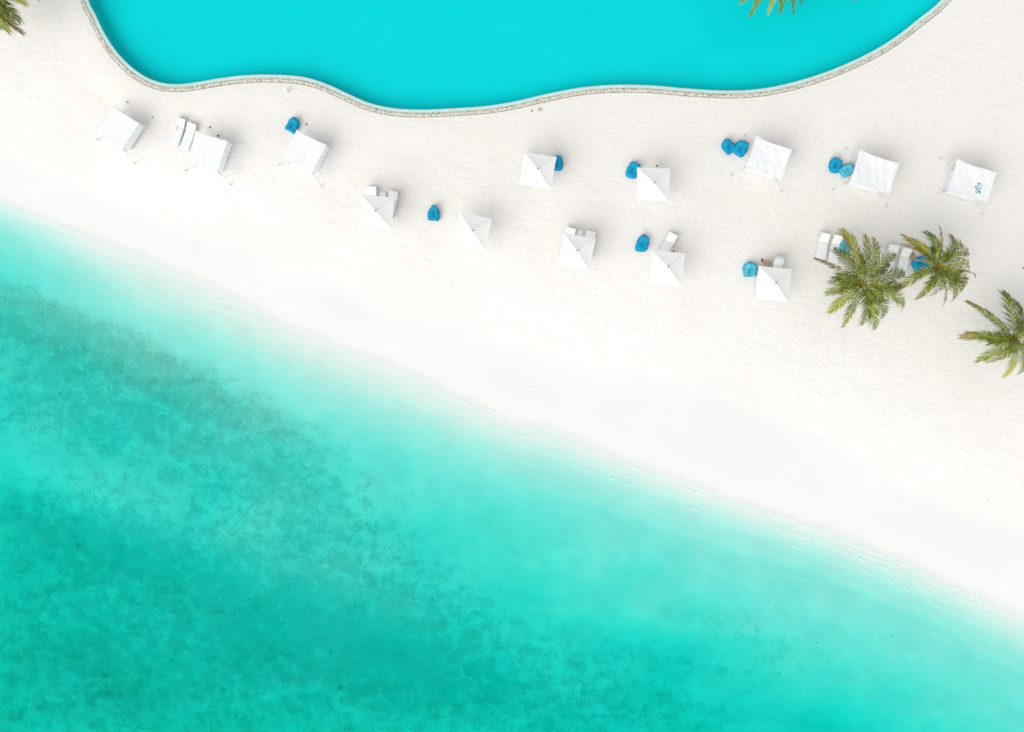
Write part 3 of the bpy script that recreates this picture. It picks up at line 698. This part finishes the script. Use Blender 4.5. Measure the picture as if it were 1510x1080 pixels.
m = MB(); m.tube([(0, 0, .42), (0, 0, .50), (0, 0, .54)], [.12, .12, .05], 14); m.build('cap', M_white, o)
def rock(px, py, s_, lab, m_=M_rock, name='coral_stone'):
    bm = bmesh.new(); bmesh.ops.create_icosphere(bm, subdivisions=3, radius=1)
    for v in bm.verts: k = 1 + .35 * (float(fbm(np.array([v.co.x * 1.5 + px]), np.array([v.co.y * 1.5 + v.co.z * 2]), int(px), 3)[0]) - .5) * 2; v.co = Vector((v.co.x * s_[0] * k, v.co.y * s_[1] * k, v.co.z * s_[2] * k))
    me = bpy.data.meshes.new(name); bm.to_mesh(me); bm.free(); me.materials.append(m_); me.polygons.foreach_set('use_smooth', [True] * len(me.polygons))
    o = bpy.data.objects.new(name, me); C.objects.link(o); o.location = onground(px, py) + Vector((0, 0, s_[2] * .3)); tag(o, lab, 'stone', 'small stones on the sand')
rock(796, 162, (.16, .12, .08), 'small pale stone just outside the pool rim near its middle', M_rock)
rock(784, 164, (.08, .07, .05), 'tiny dark stone left of the pale one below the pool rim', M_frame)
rock(188, 151, (.09, .06, .05), 'small grey stone above the diagonal cloth shelter', M_frame)
rock(225, 173.5, (.06, .06, .05), 'tiny grey stone at the end of a guy rope', M_frame)
rock(452, 184, (.09, .08, .06), 'small grey stone right of the beanbag by a shelter', M_frame)
rock(1457, 738, (.035, .03, .03), 'tiny dark stone on the smooth sand at lower right', M_frame)
rock(1509, 395, (.05, .05, .04), 'dark stone at the right edge above the third palm', M_dark)
rock(787, 571, (.035, .03, .03), 'tiny grey stone on the wet sand near the middle of the shore', M_frame)
rock(310, 188, (.08, .05, .06), 'small dark rope peg, shaped like a stone, between the lounger pair and the cloth shelter', M_dark)  # guy rope peg, built with the stone mesh
rock(334.5, 235, (.07, .06, .06), 'small black rope peg, shaped like a stone, right of the cloth shelter over two loungers', M_dark)  # peg at a rope end, uses the same stone shape

# ------------------------------------------------------------------ palms
def leaf_material():
    m = bpy.data.materials.new('palm_leaf'); m.use_nodes = True; t = m.node_tree; N = t.nodes; L = t.links; b = N['Principled BSDF']
    a = N.new('ShaderNodeAttribute'); a.attribute_name = 'leaf'; L.new(a.outputs['Color'], b.inputs['Base Color']); b.inputs['Roughness'].default_value = .36; b.inputs['Specular IOR Level'].default_value = .5
    tr = N.new('ShaderNodeBsdfTranslucent'); L.new(a.outputs['Color'], tr.inputs[0]); ms = N.new('ShaderNodeMixShader'); ms.inputs[0].default_value = .28
    L.new(b.outputs[0], ms.inputs[1]); L.new(tr.outputs[0], ms.inputs[2]); L.new(ms.outputs[0], N['Material Output'].inputs['Surface']); return m
M_leaf = leaf_material()
M_trunk = mat('palm_trunk', (.30, .25, .19), .9, .1, noise=.4, nscale=5, bump=.5, bscale=9, bdist=.03)
M_nut = mat('coconut_husk', (.20, .17, .05), .7, .2, noise=.3, nscale=6)
GRN = Vector((.095, .155, .005)); LGT = Vector((.29, .335, .012)); YEL = Vector((.50, .42, .03)); BRN = Vector((.40, .28, .12)); DRK = Vector((.020, .042, .005))
def frond(root, c, tip, rise, bend, kind, width, rng, parent):
    """feather frond from the crown centre c to tip: a rachis and two rows of separate leaflets"""
    c = Vector(c); T = Vector(tip); hz = T - c; hz.z = 0; Lf = hz.length; side0 = Vector((-hz.y, hz.x, 0)).normalized()
    p1 = c + hz * .35 + Vector((0, 0, rise)); p2 = c + hz * .75 + side0 * bend; p2.z = max(p1.z, T.z) - .15 * abs(rise) + .25
    p1 += side0 * bend * .7
    def B(t): return c * (1 - t) ** 3 + p1 * 3 * t * (1 - t) ** 2 + p2 * 3 * t * t * (1 - t) + T * t ** 3
    n = 18; pts = [B(i / n) for i in range(n + 1)]
    v = []; f = []; cl = []
    fb = rng.uniform(.75, 1.3)
    def shade(t, j):
        base = GRN.lerp(LGT, min(1, max(0, rng.gauss(.36, .34))))
        if rng.random() < .26: base = base.lerp(DRK, .75)
        if kind == 'y': base = base.lerp(YEL, min(1, max(0, t * 1.5 - .45 + rng.uniform(-.15, .15))))
        elif kind == 'b': base = base.lerp(BRN, min(.8, max(0, t * 2.2 - 1.25)))
        elif kind == 'd': base = base.lerp(BRN, .45 + .4 * rng.random())
        elif kind == 'l': base = base.lerp(LGT, .55)
        return base * rng.uniform(.8, 1.2) * fb
    # rachis
    mb = MB(); mb.tube(pts, [.034 * (1 - i / n) ** .8 + .006 for i in range(n + 1)], 5)
    v += mb.v; f += mb.f; rc = YEL.lerp(LGT, .75) if kind != 'd' else BRN; cl += [rc * .9] * len(mb.v)
    N_ = int(max(30, Lf / .055)); thin = {'d': .55}.get(kind, 1)
    for i in range(N_):
        t = .13 + .87 * (i + .5) / N_; p = B(t); tg = (B(min(1, t + .02)) - B(t - .02)).normalized()
        sd_ = tg.cross(Vector((0, 0, 1))); sd_ = sd_.normalized() if sd_.length > .05 else side0; up = sd_.cross(tg)
        prof = (math.sin(math.pi * (.12 + .74 * t)) ** .65)
        for s_ in (-1, 1):
            if rng.random() < (.30 if kind == 'd' else .05): continue
            ln = width * prof * thin * rng.uniform(.78, 1.12); fw = .50 + .75 * t + rng.uniform(-.14, .14)
            dr = -.28 - .35 * rng.random() - (.5 if kind == 'd' else 0)
            d = (sd_ * s_ * math.cos(fw) + tg * math.sin(fw) + up * (.22 - .12 * t)).normalized()
            ww = .021 * rng.uniform(.8, 1.25); wd = d.cross(up).normalized()
            q = p + d * ln * .45; e = p + d * ln * .95 + Vector((0, 0, dr * ln * .75)); n0 = len(v)
            tw = Vector((0, 0, .018)) * s_
            v += [p + wd * ww * .5, p - wd * ww * .5, q + wd * ww + tw, q - wd * ww - tw, e]
            f += [(n0, n0 + 1, n0 + 3, n0 + 2), (n0 + 2, n0 + 3, n0 + 4)]
            cc = shade(t, i); te = cc.lerp(YEL, .30) if rng.random() < .45 else cc
            cl += [cc, cc, cc, cc, te]
    o = mesh_obj('frond', [x - root for x in v], f, M_leaf, parent)
    ca = o.data.color_attributes.new('leaf', 'FLOAT_COLOR', 'POINT'); ca.data.foreach_set('color', np.array([(c_.x, c_.y, c_.z, 1) for c_ in cl], np.float32).ravel())
    if kind in 'ybd': o['label'] = {'y': 'yellowing frond', 'b': 'green frond with a brown tip', 'd': 'thin dry brown frond'}[kind]
    return o
def make_palm(px, py, hc, base_px, lab, fr, seed, water=False, width=.95):
    rng = random.Random(seed); bz = POOL_Z + .25 if water else None
    base = P(*base_px, bz) if water else onground(*base_px)
    c = P(px, py, base.z + hc); root = empty('palm_tree', base); tag(root, lab, 'palm tree', 'coconut palms on the beach')
    m = MB(); n = 26; pts = []; rs = []
    d = c - base
    for i in range(n + 1):
        t = i / n; p = Vector((0, 0, 0)) + Vector((d.x * t ** 1.5, d.y * t ** 1.5, d.z * t - .12 * (t == 0))); pts.append(p); rs.append(.19 * (1 - .45 * t) + (.10 * math.exp(-t * 14)) + (.012 if i % 2 else 0))
    m.tube(pts, rs, 12); m.build('trunk', M_trunk, root, True)
    m = MB()
    for k in range(9): g = k * 2.4; m.tube([d + Vector((0, 0, -.25)), d + Vector((math.cos(g) * .14, math.sin(g) * .14, .12)), d + Vector((math.cos(g) * .42, math.sin(g) * .42, .35))], [.07, .05, .02], 6)
    m.build('crown_shaft', M_nut, root, True)
    for k in range(5):
        g = k * 1.3 + seed; bm = bmesh.new(); bmesh.ops.create_uvsphere(bm, u_segments=10, v_segments=8, radius=.13)
        me = bpy.data.meshes.new('coconut'); bm.to_mesh(me); bm.free(); me.materials.append(M_nut); o = bpy.data.objects.new('coconut', me); C.objects.link(o); o.parent = root; o.location = d + Vector((math.cos(g) * .24, math.sin(g) * .24, -.22))
    rr = np.mean([(P(q[0], q[1], c.z) - c).length for q in fr]) / (S * (H - c.z) / H)
    extra = [(px + math.cos(k * 2.4 + seed) * rr * e_, py + math.sin(k * 2.4 + seed) * rr * e_, 'g', dr_, rng.uniform(-.25, .25), .95) for k, (e_, dr_) in enumerate([(.5, -.5), (.55, -.3), (.72, 1.4), (.45, -.6), (.75, 1.6), (.7, 1.7), (.6, 1.2), (.78, 1.5)][:2])]
    for q in list(fr) + extra:
        tx, ty, kind = q[:3]; drop = q[3] if len(q) > 3 else .9; bend = q[4] if len(q) > 4 else 0; ws = q[5] if len(q) > 5 else 1
        T = P(tx, ty, c.z - drop)
        frond(base, c, T, .55 + rng.uniform(0, .45), bend, kind, width * ws * rng.uniform(.92, 1.1), rng, root)
    return root
f1 = [(1242, 340, 'y', .3, .1, 1.05), (1275, 347, 'b', .2, 0, .7), (1287, 352, 'b', .3, -.25, .8), (1321, 376, 'g', .5, .5, .9), (1334, 404, 'g', .6, .15, 1.05), (1331, 456, 'l', 1.4, .1, 1.05), (1318, 440, 'l', 1.6, .2),
      (1289, 486, 'l', 1.2, -.3, 1), (1270, 478, 'g', 1.2, .1), (1243, 482, 'b', .9, -.45, .7), (1223, 460, 'l', .9, -.3, .85), (1219, 433, 'g', .9, -.2, .8), (1223, 416, 'g', 1.1, -.35, .8), (1202, 381, 'd', .4, .1, .7), (1230, 368, 'g', .7, .1, .95),
      (1300, 470, 'g', 1.6, 0), (1310, 388, 'g', .2, -.1, .7), (1262, 372, 'g', .3, 0, .6), (1328, 424, 'g', 1.0, -.2, .95), (1298, 448, 'l', .1, 0, .8)]
make_palm(1269, 418, 4.6, (1241, 429), 'tall palm over the uncovered lounger pair, largest crown of the three on the right', f1, 1)
f2 = [(1330, 346, 'd', .3, .15, .75), (1336, 352, 'y', .5, .15, .75), (1326, 360, 'd', .8, 0, .5), (1363, 342, 'g', .2, 0, .85), (1384, 332, 'd', .4, .2, .6), (1400, 347, 'b', .2, -.35, .75), (1417, 358, 'l', .5, .3, 1),
      (1427, 372, 'l', .9, .35, 1.05), (1427, 392, 'y', 1.0, .1, .95), (1438, 409, 'd', 1.2, 0, .6), (1420, 426, 'l', 1.3, .1, 1), (1412, 436, 'y', 1.6, 0, .8), (1402, 446, 'g', 1.5, 0, .7), (1389, 453, 'd', 1.2, -.1, .6), (1352, 440, 'l', 1.0, -.1, .75),
      (1323, 427, 'b', .7, -.4, .85), (1372, 436, 'b', 1.5, 0, .8), (1395, 430, 'g', 1.6, 0), (1413, 410, 'l', .7, 0), (1340, 384, 'd', 1.1, 0, .6), (1391, 372, 'g', .1, 0, .6)]
make_palm(1382, 394, 4.4, (1352, 406), 'palm beside the bright blue beanbag, with several brown fronds', f2, 2, width=.90)
f3 = [(1426, 445, 'b', .5, .15, .55), (1479, 431, 'g', .3, .2, .95), (1494, 442, 'g', .5, -.1, .7), (1418, 497, 'b', .6, -.1, .8), (1425, 491, 'g', 1.0, .35, .7), (1440, 533, 'l', .9, -.3, .8), (1455, 534, 'b', 1.3, 0, .7), (1479, 557, 'y', 1.0, -.2, .7),
      (1500, 552, 'l', 1.2, 0, .9), (1517, 555, 'l', 1.3, 0, 1), (1518, 440, 'g', .5, 0, 1), (1540, 455, 'g', .6, 0), (1556, 478, 'l', .7, 0), (1562, 505, 'g', .9, 0), (1552, 530, 'y', 1, 0), (1535, 548, 'g', 1.2, 0), (1510, 478, 'l', .1, 0, .7), (1468, 522, 'g', 1.5, 0, .8)]
make_palm(1494, 499, 4.2, (1470, 503), 'palm cut by the right edge, standing lowest on the beach', f3, 3, width=.90)
f4 = [(34, 49, 'b', 1.0, -.1, .75), (29, 31, 'g', .9, .1, .9), (39, 6, 'y', .7, 0, .8), (58, 0, 'd', .6, 0, .55), (14, 47, 'l', 1.1, 0, .9), (1, 40, 'g', 1.2, 0), (20, 40, 'y', 1.3, 0, .9), (40, -20, 'g', .6, 0), (-45, 40, 'g', .9, 0), (-75, 10, 'g', .8, 0), (-70, -40, 'g', .6, 0), (-30, -75, 'g', .5, 0), (5, -70, 'g', .4, 0), (30, -50, 'l', .5, 0), (12, 14, 'g', .4, 0, .9), (20, 18, 'l', 1.0, 0, 1)]
make_palm(-17, -15, 4.4, (-8, 0), 'palm whose fronds reach in at the top left corner', f4, 4)
f5 = [(1094, 3, 'l', .9, 0, .7), (1107, 22, 'l', 1.1, -.1, .6), (1133, 19, 'y', 1.2, 0, .55), (1150, 19, 'l', 1.2, 0, .65), (1170, 21, 'l', 1.1, 0, .5), (1182, 5, 'l', .9, 0, .7), (1212, -1, 'd', .8, 0, .5), (1080, -20, 'g', .6, 0), (1078, -60, 'g', .5, 0), (1100, -95, 'g', .5, 0), (1140, -105, 'g', .4, 0), (1180, -95, 'g', .4, 0), (1205, -60, 'g', .6, 0), (1200, -25, 'g', .8, 0), (1120, -2, 'g', .4, 0, .8), (1160, -2, 'l', .4, 0, .8)]
make_palm(1140, -42, 4.6, (1150, -75), 'palm in the pool planter whose frond tips hang over the water at the top', f5, 5, True)
f6 = [(1259, 2, 'd', .9, 0, .5), (1300, -30, 'g', .6, 0), (1230, -20, 'g', .8, 0), (1225, -70, 'g', .5, 0), (1260, -110, 'g', .4, 0), (1300, -100, 'g', .4, 0), (1325, -65, 'g', .6, 0), (1280, -5, 'd', .9, 0, .5), (1245, -100, 'g', .5, 0)]
make_palm(1272, -60, 4.6, (1235, -95), 'palm behind the planter palm, only a dry frond tip showing at the top edge', f6, 6, True)
# planter island in the pool that carries the two palms
v = []; f = []; n = 48; cc = P(1190, -90, POOL_Z)
for (rr, z) in ((1.0, FZ - .02), (1.0, POOL_Z + .16), (.93, POOL_Z + .18), (.90, POOL_Z + .14)):
    for i in range(n): g = 2 * math.pi * i / n; v.append((cc.x + math.cos(g) * 3.9 * rr * (1 + .07 * math.sin(3 * g)), cc.y + math.sin(g) * 1.7 * rr, z))
for k in range(3):
    for i in range(n): j = (i + 1) % n; f.append((k * n + i, k * n + j, (k + 1) * n + j, (k + 1) * n + i))
pl = empty('pool_planter', (0, 0, 0)); tag(pl, 'low pebbled island planter in the pool carrying two palms', 'planter')
mesh_obj('rim', v, f, M_peb, pl)
v = [(cc.x, cc.y, POOL_Z + .32)]; 
for rr, z in ((.5, POOL_Z + .29), (.91, POOL_Z + .13)):
    for i in range(n): g = 2 * math.pi * i / n; v.append((cc.x + math.cos(g) * 3.9 * rr * (1 + .07 * math.sin(3 * g)), cc.y + math.sin(g) * 1.7 * rr, z))
f = [(0, 1 + i, 1 + (i + 1) % n) for i in range(n)] + [(1 + i, 1 + n + i, 1 + n + (i + 1) % n, 1 + (i + 1) % n) for i in range(n)]
mesh_obj('sand_bed', v, f, mat('planter_sand', (.76, .73, .69), .9, noise=.1), pl, True)
